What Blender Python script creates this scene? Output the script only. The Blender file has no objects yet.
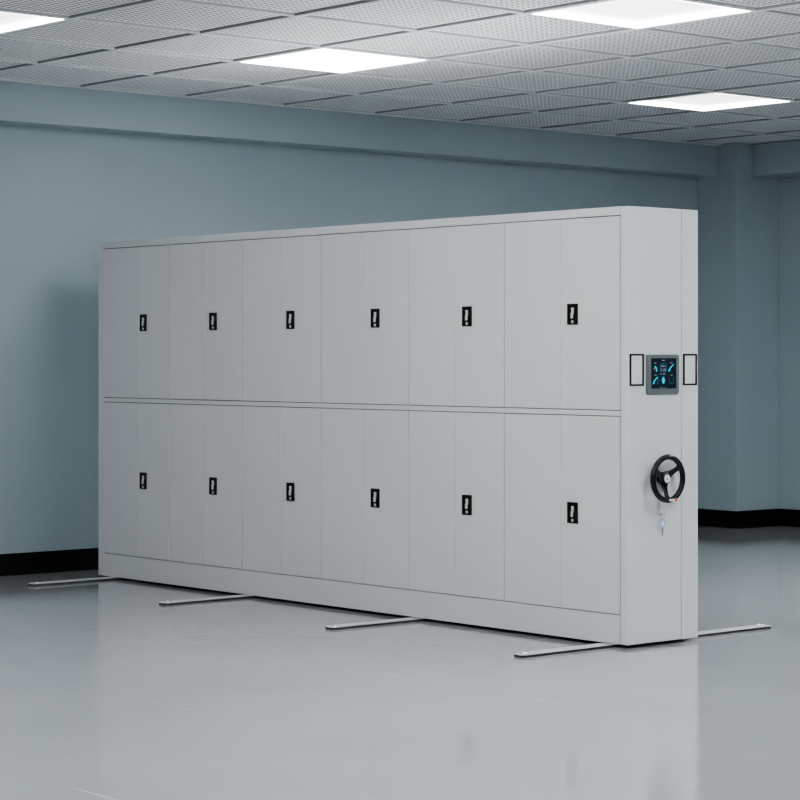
import bpy, bmesh, math
from mathutils import Matrix, Vector
C = bpy.context.scene.collection
PI = math.pi

# ------------------------------------------------------------------ dimensions (metres)
L, D, H, G = 5.206, 0.567, 2.4, 0.0195          # cabinet length, depth, height, underside
XW, YB, ZC = -0.5455, 7.566, 3.5356              # left wall, back wall, ceiling height
XR, YF = 17.0, -13.0                            # walls behind the camera
GX, GY, MOD = 1.590, 0.024, 0.9275                # ceiling module

# ------------------------------------------------------------------ materials
def mat(name, col, rough=0.5, metal=0.0, emit=None, estr=0.0, spec=0.5, coat=0.0):
    m = bpy.data.materials.new(name); m.use_nodes = True
    b = m.node_tree.nodes['Principled BSDF']
    b.inputs['Base Color'].default_value = (*col, 1)
    b.inputs['Roughness'].default_value = rough
    b.inputs['Metallic'].default_value = metal
    b.inputs['Specular IOR Level'].default_value = spec
    b.inputs['Coat Weight'].default_value = coat
    if emit:
        b.inputs['Emission Color'].default_value = (*emit, 1)
        b.inputs['Emission Strength'].default_value = estr
    return m

def nd(nt, t, **kw):
    n = nt.nodes.new(t)
    for k, v in kw.items(): setattr(n, k, v)
    return n

def mathn(nt, op, a, b=None, c=None, clamp=False):
    n = nd(nt, 'ShaderNodeMath', operation=op); n.use_clamp = clamp
    for i, v in enumerate((a, b, c)):
        if v is None: continue
        if isinstance(v, (int, float)): n.inputs[i].default_value = v
        else: nt.links.new(v, n.inputs[i])
    return n.outputs[0]

def coat_noise(m, scale=260.0, strength=0.03, dist=0.001):
    """very fine powder-coat / paint grain"""
    nt = m.node_tree; b = nt.nodes['Principled BSDF']
    tc = nd(nt, 'ShaderNodeTexCoord'); no = nd(nt, 'ShaderNodeTexNoise')
    no.inputs['Scale'].default_value = scale
    nt.links.new(tc.outputs['Object'], no.inputs['Vector'])
    bp = nd(nt, 'ShaderNodeBump'); bp.inputs['Strength'].default_value = strength
    bp.inputs['Distance'].default_value = dist
    nt.links.new(no.outputs['Fac'], bp.inputs['Height'])
    nt.links.new(bp.outputs['Normal'], b.inputs['Normal'])
    return m

M = {}
M['coat'] = coat_noise(mat('grey_powder_coat', (0.65, 0.652, 0.655), 0.42))
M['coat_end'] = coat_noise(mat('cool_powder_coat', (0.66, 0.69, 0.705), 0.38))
M['seam'] = mat('seam_shadow', (0.055, 0.055, 0.06), 0.8)
M['under'] = mat('dark_chassis', (0.01, 0.01, 0.01), 0.8)
M['black'] = mat('black_plastic', (0.003, 0.003, 0.003), 0.4, spec=0.3)
M['rubber'] = mat('black_wheel_grip', (0.004, 0.004, 0.0045), 0.25, spec=0.4)
M['chrome'] = mat('bright_metal', (0.85, 0.84, 0.80), 0.25, 0.9)
M['silver'] = mat('silver_paint', (0.80, 0.78, 0.74), 0.35, 0.25)
M['bezel'] = mat('grey_bezel', (0.14, 0.165, 0.17), 0.4)
M['lcd'] = mat('navy_screen', (0.005, 0.009, 0.014), 0.3, emit=(0.008, 0.013, 0.02), estr=0.35, spec=0.2)
def glow(n, c, s=1.0): return mat(n, (c[0]*.3, c[1]*.3, c[2]*.3), 0.4, emit=c, estr=s)
M['cyan'] = glow('cyan_glow', (0.01, 0.50, 0.62), 0.7)
M['blue'] = glow('blue_glow', (0.05, 0.16, 0.34), 0.5)
M['teal'] = glow('dim_teal_glow', (0.02, 0.14, 0.18), 0.5)
M['white_px'] = glow('white_glow', (0.35, 0.45, 0.55), 0.5)
M['red_px'] = glow('red_glow', (0.75, 0.25, 0.33), 0.7)
M['card'] = mat('label_card', (0.70, 0.71, 0.72), 0.3)
M['badge'] = mat('white_badge', (0.80, 0.86, 0.92), 0.25)
M['orange'] = mat('orange_paint', (0.85, 0.22, 0.04), 0.4)
M['redcap'] = mat('red_plastic', (0.75, 0.05, 0.02), 0.35)
M['keyhead'] = mat('pale_blue_key_head', (0.42, 0.47, 0.70), 0.25)
M['rail'] = mat('aluminium_rail', (0.60, 0.61, 0.62), 0.35, 0.2)
M['rail_dark'] = mat('dark_steel_rail_side', (0.02, 0.022, 0.025), 0.5)
M['skirt'] = mat('black_skirting', (0.004, 0.004, 0.004), 0.45, spec=0.25)
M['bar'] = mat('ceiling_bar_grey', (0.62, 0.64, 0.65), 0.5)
M['bar_dark'] = mat('ceiling_bar_shade_dark', (0.24, 0.25, 0.255), 0.7)  # shade painted on the bars' near faces, not an open gap
M['bar_mid'] = mat('ceiling_bar_shade_mid', (0.42, 0.44, 0.45), 0.6)
LAMP = 4.6
M['lamp'] = mat('light_diffuser', (0.8, 0.8, 0.8), 0.5, emit=(0.97, 0.985, 1.0), estr=LAMP)
M['rim_glow'] = mat('rim_painted_glow', (0.9, 0.9, 0.9), 0.4, emit=(1, 1, 1), estr=14.0)  # rim emission stands in for light reflected from the diffuser

# painted walls: blue grey with a faint large scale mottling
def wall_material():
    m = mat('blue_grey_wall_paint', (0.2, 0.3, 0.35), 0.6, spec=0.3); nt = m.node_tree
    b = nt.nodes['Principled BSDF']; tc = nd(nt, 'ShaderNodeTexCoord')
    no = nd(nt, 'ShaderNodeTexNoise'); no.inputs['Scale'].default_value = 0.8; no.inputs['Detail'].default_value = 4
    nt.links.new(tc.outputs['Object'], no.inputs['Vector'])
    r = nd(nt, 'ShaderNodeValToRGB')
    r.color_ramp.elements[0].position = .3; r.color_ramp.elements[0].color = (0.312, 0.386, 0.420, 1)
    r.color_ramp.elements[1].position = .7; r.color_ramp.elements[1].color = (0.335, 0.410, 0.443, 1)
    nt.links.new(no.outputs['Fac'], r.inputs[0]); nt.links.new(r.outputs[0], b.inputs['Base Color'])
    return m
M['wall'] = wall_material()

# polished concrete-like floor with rippled gloss and faint pale joints
def floor_material():
    m = mat('polished_grey_floor', (0.4, 0.4, 0.4), 0.2, spec=1.0); nt = m.node_tree
    b = nt.nodes['Principled BSDF']; geo = nd(nt, 'ShaderNodeNewGeometry')
    P = geo.outputs['Position']
    no = nd(nt, 'ShaderNodeTexNoise'); no.inputs['Scale'].default_value = 0.9; no.inputs['Detail'].default_value = 5
    nt.links.new(P, no.inputs['Vector'])
    r = nd(nt, 'ShaderNodeValToRGB')
    r.color_ramp.elements[0].position = .3; r.color_ramp.elements[0].color = (0.365, 0.375, 0.385, 1)
    r.color_ramp.elements[1].position = .7; r.color_ramp.elements[1].color = (0.40, 0.41, 0.42, 1)
    nt.links.new(no.outputs['Fac'], r.inputs[0])
    sep = nd(nt, 'ShaderNodeSeparateXYZ'); nt.links.new(P, sep.inputs[0])
    J = 1.39
    def joint(axis, off, half):
        f = mathn(nt, 'FRACT', mathn(nt, 'DIVIDE', mathn(nt, 'SUBTRACT', sep.outputs[axis], off), J))
        d = mathn(nt, 'MULTIPLY', mathn(nt, 'SUBTRACT', 0.5, mathn(nt, 'ABSOLUTE', mathn(nt, 'SUBTRACT', f, 0.5))), J)
        return mathn(nt, 'LESS_THAN', d, half)
    j = joint(1, -3.01, 0.0045)
    n2 = nd(nt, 'ShaderNodeTexNoise'); n2.inputs['Scale'].default_value = 1.1; n2.inputs['Detail'].default_value = 2
    nt.links.new(P, n2.inputs['Vector'])
    gate = mathn(nt, 'MULTIPLY', mathn(nt, 'SUBTRACT', n2.outputs['Fac'], 0.565), 9.0, clamp=True)
    jm = mathn(nt, 'MULTIPLY', mathn(nt, 'MULTIPLY', j, gate), 0.7)
    mx = nd(nt, 'ShaderNodeMix', data_type='RGBA')
    nt.links.new(jm, mx.inputs[0]); nt.links.new(r.outputs[0], mx.inputs[6]); mx.inputs[7].default_value = (0.75, 0.76, 0.77, 1)
    nt.links.new(mx.outputs[2], b.inputs['Base Color'])
    # roughness variation + ripples
    n3 = nd(nt, 'ShaderNodeTexNoise'); n3.inputs['Scale'].default_value = 13; n3.inputs['Detail'].default_value = 6
    n3.inputs['Roughness'].default_value = 0.6
    nt.links.new(P, n3.inputs['Vector'])
    rr = mathn(nt, 'MULTIPLY_ADD', n3.outputs['Fac'], 0.05, 0.025)
    nt.links.new(rr, b.inputs['Roughness'])
    bp = nd(nt, 'ShaderNodeBump'); bp.inputs['Strength'].default_value = 0.05; bp.inputs['Distance'].default_value = 0.02
    nt.links.new(n3.outputs['Fac'], bp.inputs['Height']); nt.links.new(bp.outputs['Normal'], b.inputs['Normal'])
    return m
M['floor'] = floor_material()

# perforated metal ceiling tiles
def ceiling_material():
    m = mat('perforated_ceiling_tile', (0.6, 0.6, 0.6), 0.5); nt = m.node_tree
    b = nt.nodes['Principled BSDF']; geo = nd(nt, 'ShaderNodeNewGeometry')
    sep = nd(nt, 'ShaderNodeSeparateXYZ'); nt.links.new(geo.outputs['Position'], sep.inputs[0])
    N, border = 20.0, 0.045
    def axis(i, off):
        f = mathn(nt, 'FRACT', mathn(nt, 'ADD', mathn(nt, 'DIVIDE', mathn(nt, 'SUBTRACT', sep.outputs[i], off), MOD), 40.0))
        g = mathn(nt, 'MULTIPLY', mathn(nt, 'DIVIDE', mathn(nt, 'SUBTRACT', f, border), 1 - 2*border), N)
        inside = mathn(nt, 'MULTIPLY', mathn(nt, 'GREATER_THAN', g, 0.0), mathn(nt, 'LESS_THAN', g, N))
        h = mathn(nt, 'SUBTRACT', mathn(nt, 'FRACT', g), 0.5)
        return h, inside
    hx, ix = axis(0, GX); hy, iy = axis(1, GY)
    d = mathn(nt, 'SQRT', mathn(nt, 'ADD', mathn(nt, 'MULTIPLY', hx, hx), mathn(nt, 'MULTIPLY', hy, hy)))
    mask = mathn(nt, 'MULTIPLY', mathn(nt, 'SUBTRACT', 0.385, d), 14.0, clamp=True)
    mask = mathn(nt, 'MULTIPLY', mask, mathn(nt, 'MULTIPLY', ix, iy))
    mx = nd(nt, 'ShaderNodeMix', data_type='RGBA')
    nt.links.new(mask, mx.inputs[0]); mx.inputs[6].default_value = (0.92, 0.93, 0.94, 1); mx.inputs[7].default_value = (0.05, 0.055, 0.06, 1)
    nt.links.new(mx.outputs[2], b.inputs['Base Color'])
    return m
M['ceil'] = ceiling_material()

# ------------------------------------------------------------------ mesh helpers
def BM(): return bmesh.new()
def add_box(bm, x0, x1, y0, y1, z0, z1, bev=0.0, mi=0, seg=2):
    r = bmesh.ops.create_cube(bm, size=1.0)
    vs = r['verts']
    for v in vs:
        v.co = Vector(((x0+x1)/2 + v.co.x*(x1-x0), (y0+y1)/2 + v.co.y*(y1-y0), (z0+z1)/2 + v.co.z*(z1-z0)))
    fs = set(f for v in vs for f in v.link_faces)
    for f in fs: f.material_index = mi
    if bev > 0:
        es = list(set(e for v in vs for e in v.link_edges))
        r = bmesh.ops.bevel(bm, geom=es, offset=bev, segments=seg, affect='EDGES', profile=0.5)
        for f in r['faces']: f.material_index = mi
def add_prism(bm, pts, axis, a, b, mi=0, bev=0.0):
    """extrude a polygon; axis 'x': pts=(y,z) from x=a to b ; axis 'y': pts=(x,z); axis 'z': pts=(x,y)"""
    def mk(p, t):
        return {'x': (t, p[0], p[1]), 'y': (p[0], t, p[1]), 'z': (p[0], p[1], t)}[axis]
    A = [bm.verts.new(mk(p, a)) for p in pts]; B = [bm.verts.new(mk(p, b)) for p in pts]
    fs = [bm.faces.new(A), bm.faces.new(B)]
    n = len(pts)
    for i in range(n): fs.append(bm.faces.new((A[i], A[(i+1) % n], B[(i+1) % n], B[i])))
    for f in fs: f.material_index = mi
    bmesh.ops.recalc_face_normals(bm, faces=fs)
    if bev > 0:
        es = list(set(list(fs[0].edges) + list(fs[1].edges)))
        bmesh.ops.bevel(bm, geom=es, offset=bev, segments=2, affect='EDGES', profile=0.5)
def add_tube(bm, path, rad, n=12, closed=False, mi=0, up=Vector((1, 0, 0))):
    """sweep a circle along a path; rad is a number or a list"""
    path = [Vector(p) for p in path]; m = len(path); rings = []
    for i, p in enumerate(path):
        if closed: t = path[(i+1) % m] - path[i-1]
        else: t = path[min(i+1, m-1)] - path[max(i-1, 0)]
        t.normalize()
        u = up if abs(t.dot(up)) < 0.95 else Vector((0, 0, 1))
        s = t.cross(u).normalized(); w = s.cross(t).normalized()
        r = rad[i] if isinstance(rad, (list, tuple)) else rad
        rings.append([bm.verts.new(p + (s*math.cos(2*PI*k/n) + w*math.sin(2*PI*k/n))*r) for k in range(n)])
    fs = []
    for i in range(m if closed else m-1):
        a, b = rings[i], rings[(i+1) % m]
        for k in range(n): fs.append(bm.faces.new((a[k], a[(k+1) % n], b[(k+1) % n], b[k])))
    if not closed: fs.append(bm.faces.new(rings[0][::-1])); fs.append(bm.faces.new(rings[-1]))
    for f in fs: f.material_index = mi; f.smooth = True
    bmesh.ops.recalc_face_normals(bm, faces=fs)
def add_lathe_x(bm, c, prof, n=40, mi=0):
    """profile of (x offset, radius) turned about the x axis through c"""
    rings = []
    for dx, r in prof:
        rings.append([bm.verts.new((c[0]+dx, c[1]+r*math.cos(2*PI*k/n), c[2]+r*math.sin(2*PI*k/n))) for k in range(n)])
    fs = []
    for a, b in zip(rings, rings[1:]):
        for k in range(n): fs.append(bm.faces.new((a[k], a[(k+1) % n], b[(k+1) % n], b[k])))
    fs.append(bm.faces.new(rings[0])); fs.append(bm.faces.new(rings[-1]))
    for f in fs: f.material_index = mi
    for f in fs[:-2]: f.smooth = True
    bmesh.ops.recalc_face_normals(bm, faces=fs)
def rrect(a0, a1, b0, b1, r, n=5):
    pts = []
    for cx, cy, s in ((a1-r, b1-r, 0), (a0+r, b1-r, 90), (a0+r, b0+r, 180), (a1-r, b0+r, 270)):
        for k in range(n+1):
            t = math.radians(s + 90*k/n); pts.append((cx + r*math.cos(t), cy + r*math.sin(t)))
    return pts
def obj(name, bm, mats, parent=None):
    me = bpy.data.meshes.new(name); bm.to_mesh(me); bm.free()
    if not isinstance(mats, (list, tuple)): mats = [mats]
    for m in mats: me.materials.append(m)
    o = bpy.data.objects.new(name, me); C.objects.link(o)
    if parent: 
        o.parent = parent; o.matrix_parent_inverse = Matrix.Identity(4)
        # geometry is written in world space: shift it to the parent's frame
        off = world_loc(parent)
        me.transform(Matrix.Translation(-off))
    return o
def world_loc(o):
    v = Vector((0, 0, 0))
    while o: v += o.location; o = o.parent
    return v
def thing(name, label, cat, loc, group=None):
    o = bpy.data.objects.new(name, None); C.objects.link(o); o.location = loc
    o.empty_display_size = 0.1
    o['label'] = label; o['category'] = cat
    if group: o['group'] = group
    return o
def struct(name, bm, m, parent=None):
    o = obj(name, bm, m, parent)
    if not parent: o['kind'] = 'structure'
    return o

# ------------------------------------------------------------------ room shell
T = 0.15
b = BM(); add_box(b, XW-T, XR+T, YF-T, YB+T, -0.12, 0.0); struct('floor', b, M['floor'])
b = BM(); add_box(b, XW-T, XW, YF-T, YB+T, 0, ZC+0.3); wl = struct('wall_left', b, M['wall'])
b = BM(); add_box(b, XW, XR, YB, YB+T, 0, ZC+0.3); struct('wall_back', b, M['wall'])
b = BM(); add_box(b, XR, XR+T, YF-T, YB+T, 0, ZC+0.3); struct('wall_right', b, M['wall'])
b = BM(); add_box(b, XW, XR, YF-T, YF, 0, ZC+0.3); struct('wall_front', b, M['wall'])
COLX, COLY = -0.064, 6.973                       # corner column, and beams under the ceiling
BEAMX, BEAMY, BEAMZ = -0.292, 7.20, 3.254
b = BM(); add_box(b, XW, COLX, COLY, YB, 0, ZC+0.02, 0.006); struct('trim_1', b, M['wall'])      # corner column
b = BM(); add_box(b, XW, BEAMX, YF, COLY, BEAMZ, ZC+0.02, 0.004); struct('trim_2', b, M['wall'])  # beam on the left wall
b = BM(); add_box(b, COLX, XR, BEAMY, YB, BEAMZ, ZC+0.02, 0.004); struct('trim_3', b, M['wall'])  # beam on the back wall
BH, BT = 0.16, 0.012
b = BM(); add_box(b, XW, XW+BT, YF, COLY, 0, BH, 0.002); struct('baseboard_left', b, M['skirt'])
b = BM()
add_box(b, XW+BT, COLX+BT, COLY-BT, COLY, 0, BH); add_box(b, COLX, COLX+BT, COLY, YB-BT, 0, BH)
struct('baseboard_column', b, M['skirt'])
b = BM(); add_box(b, COLX+BT, XR, YB-BT, YB, 0, BH); struct('baseboard_back', b, M['skirt'])
b = BM(); add_box(b, XR-BT, XR, YF, YB-BT, 0, BH); struct('baseboard_right', b, M['skirt'])
b = BM(); add_box(b, XW+BT, XR-BT, YF, YF+BT, 0, BH); struct('baseboard_front', b, M['skirt'])

# ceiling lights: tile index (i along x, j along y)
LIGHTS = [(0, 0), (3, 0), (0, -3), (0, 4),                       # the four in the photograph
          (3, -3), (6, -3), (6, 0), (3, -6), (6, -6), (9, -3), (9, -6), (9, 0), (0, -6),
          (6, -9), (9, -9), (12, -6), (3, -9), (12, -2), (12, -10), (3, 4), (6, 4)]
lightset = set(LIGHTS)
bm = BM()
i0, i1 = math.floor((XW-GX)/MOD), math.ceil((XR-GX)/MOD)
j0, j1 = math.floor((YF-GY)/MOD), math.ceil((YB-GY)/MOD)
ZT = ZC + 0.017
for i in range(i0, i1):
    for j in range(j0, j1):
        if (i, j) in lightset: continue
        xa, xb = max(XW, GX+i*MOD), min(XR, GX+(i+1)*MOD)
        ya, yb = max(YF, GY+j*MOD), min(YB, GY+(j+1)*MOD)
        vs = [bm.verts.new(p) for p in ((xa, ya, ZT), (xa, yb, ZT), (xb, yb, ZT), (xb, ya, ZT))]
        bm.faces.new(vs)
        top = [bm.verts.new((v.co.x, v.co.y, ZT+0.02)) for v in vs]
        bm.faces.new(top[::-1])
ceil = struct('ceiling', bm, M['ceil'])
bm = BM(); W = 0.021
for i in range(i0, i1+1):
    x = GX + i*MOD
    if XW+.05 < x < XR: add_box(bm, x-W, x+W, YF, YB, ZC, ZC+0.04, 0.004, seg=1)
for j in range(j0, j1+1):
    y = GY + j*MOD
    if YF < y < YB-.05: add_box(bm, XW, XR, y-W, y+W, ZC-0.003, ZC+0.04, 0.004, seg=1)
add_box(bm, BEAMX, BEAMX+0.03, YF, COLY, ZC-0.002, ZC+0.012)       # wall angle
add_box(bm, COLX, XR, BEAMY-0.03, BEAMY, ZC-0.002, ZC+0.012)
bm.normal_update()
for f in bm.faces:                                                  # shade painted into the bar sides, darker than their undersides
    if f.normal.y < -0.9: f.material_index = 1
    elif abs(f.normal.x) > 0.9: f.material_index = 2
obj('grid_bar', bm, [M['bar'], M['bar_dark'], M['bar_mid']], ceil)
b = BM(); add_box(b, XW, XR, YF, YB, ZC+0.3, ZC+0.4); obj('slab', b, M['bar'], ceil)

# emission tuned per panel: some dimmed, unseen ones boosted as added fill
STRONG = {(0, 0): 1.75, (0, -6): 1.1, (3, 0): 0.33, (0, -3): 0.33, (0, 4): 0.33, (3, 4): 7.5, (6, 4): 6.0, (6, 0): 3.0, (9, 0): 2.2, (9, -3): 1.5, (3, -3): 2.7, (6, -3): 1.8, (3, -6): 1.8, (6, -6): 1.5}
def strong_lamp(k):
    n = 'light_diffuser_%d' % int(k*10)
    m = bpy.data.materials.get(n)
    if m is None: m = mat(n, (0.8, 0.8, 0.8), 0.5, emit=(0.97, 0.985, 1.0), estr=LAMP*k)
    return m
def make_light(i, j, label, first=[None]):
    x0, y0 = GX+i*MOD+W, GY+j*MOD+W; s = MOD-2*W
    if first[0] is None:
        t = thing('ceiling_light', label, 'ceiling light', (x0, y0, ZC), 'square panel lights in the ceiling')
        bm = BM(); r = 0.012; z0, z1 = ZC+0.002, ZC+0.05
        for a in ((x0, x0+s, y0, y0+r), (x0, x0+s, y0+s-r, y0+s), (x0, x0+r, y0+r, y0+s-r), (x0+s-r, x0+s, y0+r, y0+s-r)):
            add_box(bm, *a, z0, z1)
        obj('frame', bm, M['rim_glow'], t)
        bm = BM(); add_box(bm, x0+r, x0+s-r, y0+r, y0+s-r, ZC+0.03, ZC+0.045)
        obj('diffuser', bm, M['lamp'], t)
        first[0] = t
        return t
    t = first[0].copy(); C.objects.link(t); t.location = (x0, y0, ZC); t['label'] = label
    for ch in first[0].children:
        c = ch.copy(); C.objects.link(c); c.parent = t
    return t
LBL = {(0, 0): 'square white panel light in the ceiling above the middle of the cabinet, left of centre',
       (3, 0): 'large square panel light at the top edge of the photo, right of centre',
       (0, -3): 'square panel light cut off by the upper left corner of the photo',
       (0, 4): 'square white panel light at the right, closest to the corner column'}
for ij in LIGHTS:
    t = make_light(*ij, LBL.get(ij, 'square ceiling panel light out of view behind or above the photographer'))
    for ch in t.children:
        if ch.name.startswith('diffuser'):
            ch.material_slots[0].link = 'OBJECT'
            ch.material_slots[0].material = strong_lamp(STRONG[ij]) if ij in STRONG else M['lamp']

# ------------------------------------------------------------------ the cabinet
cab = thing('mobile_filing_cabinet', 'long light grey steel mobile filing cabinet with twelve two-leaf doors and a hand wheel', 'cabinet', (L/2, D/2, G))
XS = [0.047, 0.876, 1.715, 2.549, 3.395, 4.232, 5.150]          # door bay borders
SEAM = [0.490, 1.287+0.008, 2.136, 2.964+0.008, 3.811+0.002, 4.696-0.005]
ZP, ZM0, ZM1, ZT1 = 0.180, 1.259, 1.291, 2.351
g = 0.0022
# body behind the doors (dark gaps show between the leaves)
b = BM(); add_box(b, 0.03, L-0.056, 0.019, D-0.02, G+0.02, H-0.02); obj('carcass', b, M['seam'], cab)
b = BM(); add_box(b, 0.06, L-0.06, 0.05, D-0.05, 0.0185, G+0.03); obj('chassis', b, M['under'], cab)
b = BM(); add_box(b, -0.007, 0.0445, 0, D, G, H, 0.003); obj('left_side_panel', b, M['coat'], cab)
b = BM(); add_box(b, 0.0445, L-0.054, 0, D-0.001, ZT1+g, H, 0.003); obj('top_rail', b, M['coat'], cab)
b = BM(); add_box(b, 0.0465, L-0.056, 0.001, 0.03, ZM0+g, ZM1-g, 0.002); obj('middle_rail', b, M['coat'], cab)
b = BM(); add_box(b, 0.0465, L-0.056, 0.001, 0.03, G, ZP-g, 0.002); obj('plinth', b, M['coat'], cab)
b = BM(); add_box(b, 0.058, L-0.06, D-0.019, D, G, ZT1); obj('rear_panel', b, M['coat'], cab)
YS = 0.4315                                                     # joint in the end panel
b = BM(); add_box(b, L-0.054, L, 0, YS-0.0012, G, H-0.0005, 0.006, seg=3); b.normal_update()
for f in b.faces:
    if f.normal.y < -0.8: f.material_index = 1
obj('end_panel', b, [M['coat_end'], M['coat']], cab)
b = BM(); add_box(b, L-0.054, L, YS+0.0012, D, G, H-0.0005, 0.003); obj('end_panel', b, M['coat_end'], cab)

HX = [0.566, 1.394, 2.238, 3.083, 3.918, 4.789]
def door_leaf(x0, x1, z0, z1, handle):
    b = BM(); add_box(b, x0, x1, 0.001, 0.018, z0, z1, 0.0022)
    o = obj('door', b, M['coat'], cab)
    if handle is None: return o
    hx, hz = handle; w, h = 0.0395, 0.058; r = 0.004
    b = BM()
    # raised black surround and recessed tray
    add_box(b, hx-w, hx+w, -0.003, 0.001, hz-h, hz+h, 0.0015)
    add_box(b, hx-w, hx-w+0.008, -0.006, -0.002, hz-h, hz+h, 0.001); add_box(b, hx+w-0.008, hx+w, -0.006, -0.002, hz-h, hz+h, 0.001)
    add_box(b, hx-w, hx+w, -0.006, -0.002, hz-h, hz-h+0.007, 0.001); add_box(b, hx-w, hx+w, -0.006, -0.002, hz+h-0.007, hz+h, 0.001)
    obj('handle_plate', b, M['black'], o)
    b = BM()
    pts = [(-0.009, 0.038), (0.004, 0.041), (0.012, 0.034), (0.011, 0.008), (0.006, 0.000), (0.004, -0.024), (-0.010, -0.026), (-0.013, -0.018), (-0.012, 0.006), (-0.006, 0.014)]
    pts = [(hx+0.004+p[0]*0.8, hz+p[1]*0.92) for p in pts]
    add_prism(b, pts, 'y', -0.012, -0.003, 0, 0.0015)
    obj('latch_lever', b, M['silver'], o)
    b = BM(); pts = [(hx+0.002+0.008*math.cos(2*PI*k/20), hz-0.042+0.009*math.sin(2*PI*k/20)) for k in range(20)]
    add_prism(b, pts, 'y', -0.008, -0.003, 0, 0.001)
    add_box(b, hx+0.001, hx+0.003, -0.0085, -0.006, hz-0.047, hz-0.037, 0, 1)
    obj('lock', b, [M['silver'], M['black']], o)
    return o
for z0, z1 in ((ZM1, ZT1), (ZP, ZM0)):
    for k in range(6):
        x0, x1, xm = XS[k], XS[k+1], SEAM[k]
        zc = (z0+z1)/2
        bm_ = BM(); add_box(bm_, xm-0.012, xm+0.012, 0.0032, 0.0195, z0+0.006, z1-0.006); obj('door_stop', bm_, M['coat'], cab)
        door_leaf(x0+g, xm-0.0009, z0+g, z1-g, None)
        door_leaf(xm+0.0009, x1-g, z0+g, z1-g, (HX[k], zc-0.002))

# label holders on the end panel
def holder(y0, y1, z0, z1):
    b = BM(); t = 0.0125; xa, xb = L-0.001, L+0.005
    add_box(b, xa, xb, y0, y0+t*0.9, z0, z1, 0.001); add_box(b, xa, xb, y1-t*0.9, y1, z0, z1, 0.001)
    add_box(b, xa, xb, y0, y1, z0, z0+t*0.75, 0.001); add_box(b, xa, xb, y0, y1, z1-t*0.75, z1, 0.001)
    o = obj('label_holder', b, M['black'], cab); o['label'] = 'black frame of the blank label window'
    b = BM(); add_box(b, L-0.001, L+0.0015, y0+t*0.8, y1-t*0.8, z0+t*.7, z1-t*.7); obj('label_card', b, M['card'], o)
holder(0.016, 0.126, 1.425, 1.599)
holder(0.4425, 0.5545, 1.425, 1.599)

# touch screen: grey bezel, navy display, gauges
Y0, Y1, Z0, Z1 = 0.143, 0.403, 1.377, 1.595
b = BM(); add_prism(b, rrect(Y0, Y1, Z0, Z1, 0.013), 'x', L-0.001, L+0.010, 0, 0.003)
scr = obj('control_screen', b, M['bezel'], cab); scr['label'] = 'grey touch screen with cyan gauges'
y0, y1, z0, z1 = 0.177, 0.378, 1.409, 1.575
b = BM(); add_prism(b, rrect(y0, y1, z0, z1, 0.006), 'x', L+0.009, L+0.0105); obj('display', b, M['lcd'], scr)
b = BM(); xa, xb = L+0.0103, L+0.0108
def S(u, v): return (y0 + (y1-y0)*u, z1 - (z1-z0)*v)            # screen fractions
def poly(pts, mi): add_prism(b, [S(*p) for p in pts], 'x', xa, xb, mi)
def rect(u0, v0, u1, v1, mi): poly([(u0, v0), (u1, v0), (u1, v1), (u0, v1)], mi)
def curve(pts, w0, w1, mi, n=10):
    """tapered stroke along a quadratic curve through three control points"""
    A, B, Cc = pts; up_, dn = [], []
    for k in range(n+1):
        t = k/n; u = (1-t)**2*A[0]+2*t*(1-t)*B[0]+t*t*Cc[0]; v = (1-t)**2*A[1]+2*t*(1-t)*B[1]+t*t*Cc[1]
        du = 2*(1-t)*(B[0]-A[0])+2*t*(Cc[0]-B[0]); dv = 2*(1-t)*(B[1]-A[1])+2*t*(Cc[1]-B[1]); l = math.hypot(du, dv); w = (w0+(w1-w0)*t)/2
        up_.append((u-dv/l*w, v+du/l*w)); dn.append((u+dv/l*w, v-du/l*w))
    poly(up_+dn[::-1], mi)
CY, BL, TE, WH, RD = 0, 1, 2, 3, 4
rect(.43, .055, .53, .080, WH)                                   # title tick
rect(.12, .150, .20, .172, WH); rect(.75, .140, .85, .160, WH)   # captions
rect(.12, .545, .21, .565, WH); rect(.34, .515, .42, .53, WH); rect(.45, .51, .56, .53, WH); rect(.76, .545, .85, .565, WH)
curve([(.13, .26), (.24, .31), (.20, .44)], .03, .06, CY)        # small bow gauge
rect(.10, .335, .13, .37, RD); rect(.13, .29, .18, .335, CY)
rect(.375, .155, .57, .17, BL); rect(.35, .17, .365, .43, BL); rect(.59, .17, .605, .43, BL)
for cu in (.40, .46, .525): rect(cu, .225, cu+.025, .29, WH)
rect(.425, .21, .50, .222, BL)
def digit(cu, cv, w, h, segs, mi, t=.012):
    m = {'a': (cu, cv, cu+w, cv+t), 'g': (cu, cv+h/2-t/2, cu+w, cv+h/2+t/2), 'd': (cu, cv+h-t, cu+w, cv+h),
         'f': (cu, cv, cu+t, cv+h/2), 'e': (cu, cv+h/2, cu+t, cv+h), 'b': (cu+w-t, cv, cu+w, cv+h/2), 'c': (cu+w-t, cv+h/2, cu+w, cv+h)}
    for q in segs: rect(*m[q], mi)
for cu, sg in ((.375, 'abged'), (.435, 'bc'), (.485, 'abgcd'), (.54, 'afgcd')): digit(cu, .34, .04, .085, sg, WH, .010)
rect(.37, .445, .59, .458, BL)
curve([(.70, .44), (.73, .31), (.90, .20)], .065, .035, CY)      # slanted gauge, upper right
curve([(.08, .85), (.11, .71), (.27, .62)], .065, .035, CY)      # slanted gauge, lower left
rect(.255, .64, .272, .85, BL); rect(.20, .835, .272, .85, BL)
poly([(.48+.062*math.cos(2*PI*k/20), .73-.115*math.sin(2*PI*k/20)) for k in range(20)], CY)
poly([(.465, .645), (.485, .645), (.495, .78), (.475, .79), (.455, .73)], RD)
rect(.33, .722, .40, .735, TE); rect(.57, .722, .63, .735, TE); rect(.445, .585, .515, .60, BL)
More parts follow.
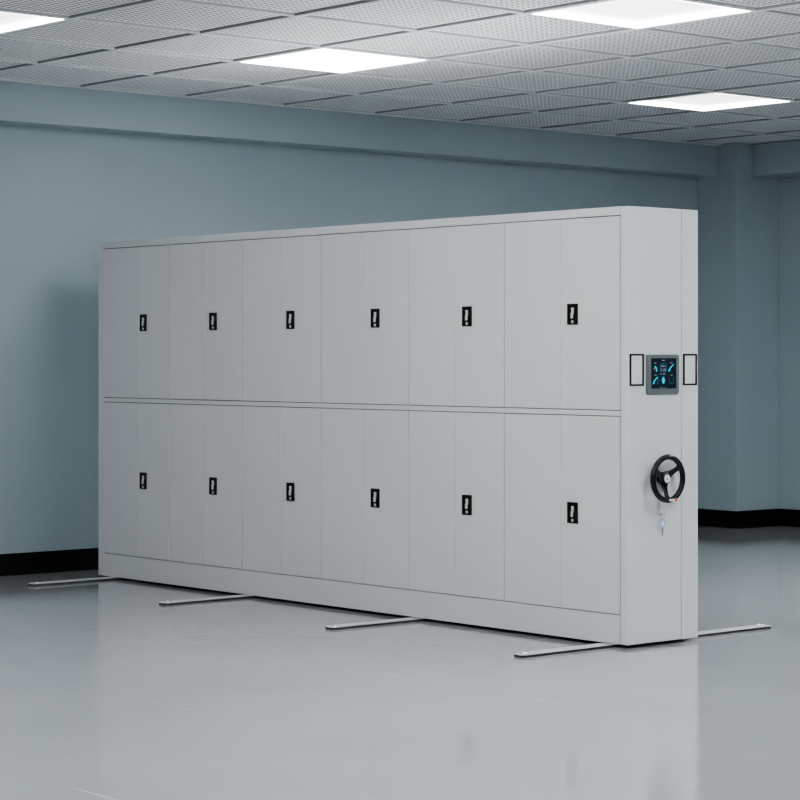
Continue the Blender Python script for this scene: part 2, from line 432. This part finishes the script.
for r in ((.71, .65, .724, .84), (.865, .65, .879, .84), (.71, .65, .76, .663), (.83, .65, .879, .663), (.71, .828, .879, .84), (.77, .80, .81, .83)): rect(*r, TE)
rect(.36, .945, .385, .985, WH); rect(.42, .955, .62, .98, TE)
o = obj('gauge', b, [M['cyan'], M['blue'], M['teal'], M['white_px'], M['red_px']], scr)
o.name = 'screen_graphics'

# hand wheel
WC = Vector((L+0.062, 0.254, 0.917)); RR = 0.1185
wheel = thing_part = bpy.data.objects.new('hand_wheel', None)
C.objects.link(wheel); wheel.parent = cab; wheel.location = Vector((L, WC.y, WC.z)) - cab.location
wheel['label'] = 'black three-spoke hand wheel'
b = BM(); n = 64
add_tube(b, [(WC.x, WC.y + RR*math.cos(2*PI*k/n), WC.z + RR*math.sin(2*PI*k/n)) for k in range(n)], 0.0155, 16, True)
obj('rim', b, M['rubber'], wheel)
for ang in (33, 153, 268):
    t = math.radians(ang); b = BM()
    d = Vector((0, math.cos(t), math.sin(t))); s = Vector((0, -math.sin(t), math.cos(t)))
    rings = []
    for q, hw, dx in ((0.0, 0.030, -0.030), (0.03, 0.027, -0.027), (0.055, 0.017, -0.020), (0.085, 0.0135, -0.009), (0.105, 0.018, 0), (0.119, 0.027, 0)):
        c = WC + d*q + Vector((dx, 0, 0)); th = 0.008
        rings.append([b.verts.new(c + s*a*hw + Vector((e*th, 0, 0))) for a, e in ((-1, -.4), (-.6, -1), (.6, -1), (1, -.4), (1, .4), (.6, 1), (-.6, 1), (-1, .4))])
    fs = []
    for A, B_ in zip(rings, rings[1:]):
        for k in range(8): fs.append(b.faces.new((A[k], A[(k+1) % 8], B_[(k+1) % 8], B_[k])))
    fs += [b.faces.new(rings[0]), b.faces.new(rings[-1])]
    for f in fs: f.smooth = True
    bmesh.ops.recalc_face_normals(b, faces=fs)
    obj('spoke', b, M['rubber'], wheel)
b = BM(); add_lathe_x(b, WC, [(-0.062, 0.028), (-0.045, 0.028), (-0.040, 0.034), (-0.014, 0.034), (-0.008, 0.030), (-0.006, 0.026)])
obj('hub', b, M['rubber'], wheel)
b = BM(); add_lathe_x(b, WC, [(-0.007, 0.023), (-0.0035, 0.022), (-0.0025, 0.019)])
add_prism(b, [(WC.y+0.0075*math.cos(t*PI/4+.3), WC.z-0.001+0.0105*math.sin(t*PI/4+.3)) for t in range(8)], 'x', L+0.062-0.0030, L+0.062-0.0015, 1)
o = obj('badge', b, [M['badge'], M['orange']], wheel); o['label'] = 'round white badge with orange mark'
# folding crank knob at the bottom of the rim: silver stub with red end
b = BM()
p0 = WC + Vector((0.010, -0.004, -0.117)); p1 = p0 + Vector((0.012, 0.040, 0.001)); p2 = p1 + Vector((0.003, 0.010, 0.0))
add_tube(b, [p0, p0.lerp(p1, .5), p1], [0.0065, 0.0075, 0.0075], 14)
o = obj('crank_knob', b, M['chrome'], wheel); o['label'] = 'small silver fold-out crank with red tip'
b = BM(); add_tube(b, [p1, p1.lerp(p2, .6), p2], [0.0085, 0.009, 0.006], 14); obj('knob_tip', b, M['redcap'], wheel)

# lock cylinder, and the keys hanging from it
LY, LZ = 0.256, 0.724
b = BM(); add_lathe_x(b, (L, LY, LZ), [(-0.001, 0.012), (0.005, 0.012), (0.007, 0.010)], 24); obj('lock_cylinder', b, M['chrome'], cab)
keys = thing('key_ring', 'small pair of silver keys on a ring hanging below the black hand wheel', 'keys', (L+0.0075, LY, LZ))
b = BM()
add_box(b, L+0.0075, L+0.016, LY-0.006, LY+0.006, LZ-0.002, LZ+0.002, 0.0006)
add_tube(b, [(L+0.019, LY+0.001+0.014*math.cos(2*PI*k/24), LZ+0.002+0.009*math.sin(2*PI*k/24)) for k in range(24)], 0.003, 8, True)
obj('inserted_key', b, M['chrome'], keys)
b = BM()
add_tube(b, [(L+0.020+0.003*math.cos(2*PI*k/28), LY+0.001+0.009*math.sin(2*PI*k/28), LZ-0.018+0.014*math.cos(2*PI*k/28)) for k in range(28)], 0.0017, 8, True)
obj('split_ring', b, M['chrome'], keys)
b = BM(); hz = LZ-0.052
add_prism(b, [(LY-0.002+0.023*math.cos(2*PI*k/28), hz+0.025*math.sin(2*PI*k/28)) for k in range(28)], 'x', L+0.016, L+0.023, 0, 0.001)
ok = obj('hanging_key', b, M['keyhead'], keys); ok['label'] = 'hanging key with pale blue head'
b = BM()
add_prism(b, [(LY-0.009, hz-0.020), (LY+0.006, hz-0.020), (LY+0.005, hz-0.050), (LY+0.001, hz-0.053), (LY+0.004, hz-0.062), (LY-0.001, hz-0.071), (LY-0.006, hz-0.064)], 'x', L+0.018, L+0.0215)
obj('blade', b, M['chrome'], ok)
b = BM(); add_prism(b, [(LY-0.001+0.012*math.cos(2*PI*k/16), hz-0.001+0.013*math.sin(2*PI*k/16)) for k in range(16)], 'x', L+0.0225, L+0.0243)  # pale disc on the key head
obj('key_head_disc', b, M['badge'], ok)

# ------------------------------------------------------------------ floor rails
RY0, RY1, RW, RH = -0.672, 1.338, 0.045, 0.0185
def rail_outline(xc, w, ya, yb, ch):
    return [(xc-w, ya+ch), (xc-w+ch*.35, ya+ch*.3), (xc-w+ch, ya), (xc+w-ch, ya), (xc+w-ch*.35, ya+ch*.3), (xc+w, ya+ch),
            (xc+w, yb-ch), (xc+w-ch*.35, yb-ch*.3), (xc+w-ch, yb), (xc-w+ch, yb), (xc-w+ch*.35, yb-ch*.3), (xc-w, yb-ch)]
def make_rail(xc, label):
    t = thing('floor_rail', label, 'rail', (xc, (RY0+RY1)/2, 0), 'steel rails under the cabinet')
    b = BM(); add_prism(b, rail_outline(xc, RW-0.001, RY0+0.001, RY1-0.001, 0.021), 'z', 0.0, 0.0115); obj('rail_base', b, M['rail_dark'], t)
    b = BM(); add_prism(b, rail_outline(xc, RW, RY0, RY1, 0.022), 'z', 0.0115, RH-0.0025, 0, 0.0015)
    obj('track', b, M['rail'], t)
    for y in (RY0+0.055, RY1-0.055):
        b = BM()
        add_tube(b, [(xc+0.022*math.cos(2*PI*k/28), y+0.022*math.sin(2*PI*k/28), RH-0.002) for k in range(28)], 0.005, 8, True, up=Vector((0, 0, 1)))
        o = obj('bolt_recess', b, M['chrome'], t)
        b = BM(); add_prism(b, [(xc+0.0185*math.cos(2*PI*k/28), y+0.0185*math.sin(2*PI*k/28)) for k in range(28)], 'z', RH-0.006, RH-0.0018)
        obj('bolt_hole', b, M['rail_dark'], o)
    return t
def copy_tree(o, parent=None):
    c = o.copy(); C.objects.link(c)
    if parent: c.parent = parent
    for ch in list(o.children): copy_tree(ch, c)
    return c
r0 = make_rail(0.172, 'thin metal floor rail sticking out under the far left end of the cabinet')
for x, lb in ((1.758, 'thin metal floor rail, second from the left, with a round bolt eye at its tip'),
              (3.458, 'thin metal floor rail, third from the left, under the middle of the cabinet'),
              (5.052, 'nearest metal floor rail, showing on both sides of the hand-wheel end')):
    c = copy_tree(r0); c.location.x = x; c['label'] = lb

# ------------------------------------------------------------------ camera
YAW = 0.7084; F = 2258.8
cam = bpy.data.cameras.new('camera'); co = bpy.data.objects.new('camera', cam); C.objects.link(co)
co.location = (13.687, -8.8866, 1.5874)
fwd = Vector((-math.cos(YAW), math.sin(YAW), 0))
co.rotation_euler = fwd.to_track_quat('-Z', 'Y').to_euler()
cam.sensor_width = 36.0; cam.lens = F/800*36.0
cam.shift_y = -(400-355.98)/800; cam.clip_start = 0.1; cam.clip_end = 100
bpy.context.scene.camera = co

# added fill light at floor level, out of view, brightening the ceiling
la = bpy.data.lights.new('added_floor_fill', 'AREA'); la.shape = 'RECTANGLE'; la.size = 2.4; la.size_y = 2.4; la.energy = 120
la.color = (0.97, 0.985, 1.0)
lo = bpy.data.objects.new('added_floor_fill', la); C.objects.link(lo); lo.location = (8.6, -6.2, 0.06)
lo.rotation_euler = (PI, 0, 0)

# added unseen fill just above the cabinet's roof, lifting the ceiling's brightness
la2 = bpy.data.lights.new('added_roof_fill', 'AREA'); la2.shape = 'RECTANGLE'; la2.size = 3.4; la2.size_y = 0.4; la2.energy = 22
la2.color = (0.97, 0.985, 1.0)
lo2 = bpy.data.objects.new('added_roof_fill', la2); C.objects.link(lo2); lo2.location = (3.3, D/2, H+0.02); lo2.rotation_euler = (PI, 0, 0)

# ------------------------------------------------------------------ world and look
w = bpy.data.worlds.new('world'); bpy.context.scene.world = w; w.use_nodes = True
w.node_tree.nodes['Background'].inputs[0].default_value = (0.5, 0.55, 0.6, 1)
w.node_tree.nodes['Background'].inputs[1].default_value = 0.05
sc = bpy.context.scene
sc.view_settings.view_transform = 'AgX'
sc.view_settings.look = 'AgX - Medium High Contrast'
sc.view_settings.exposure = 0.55
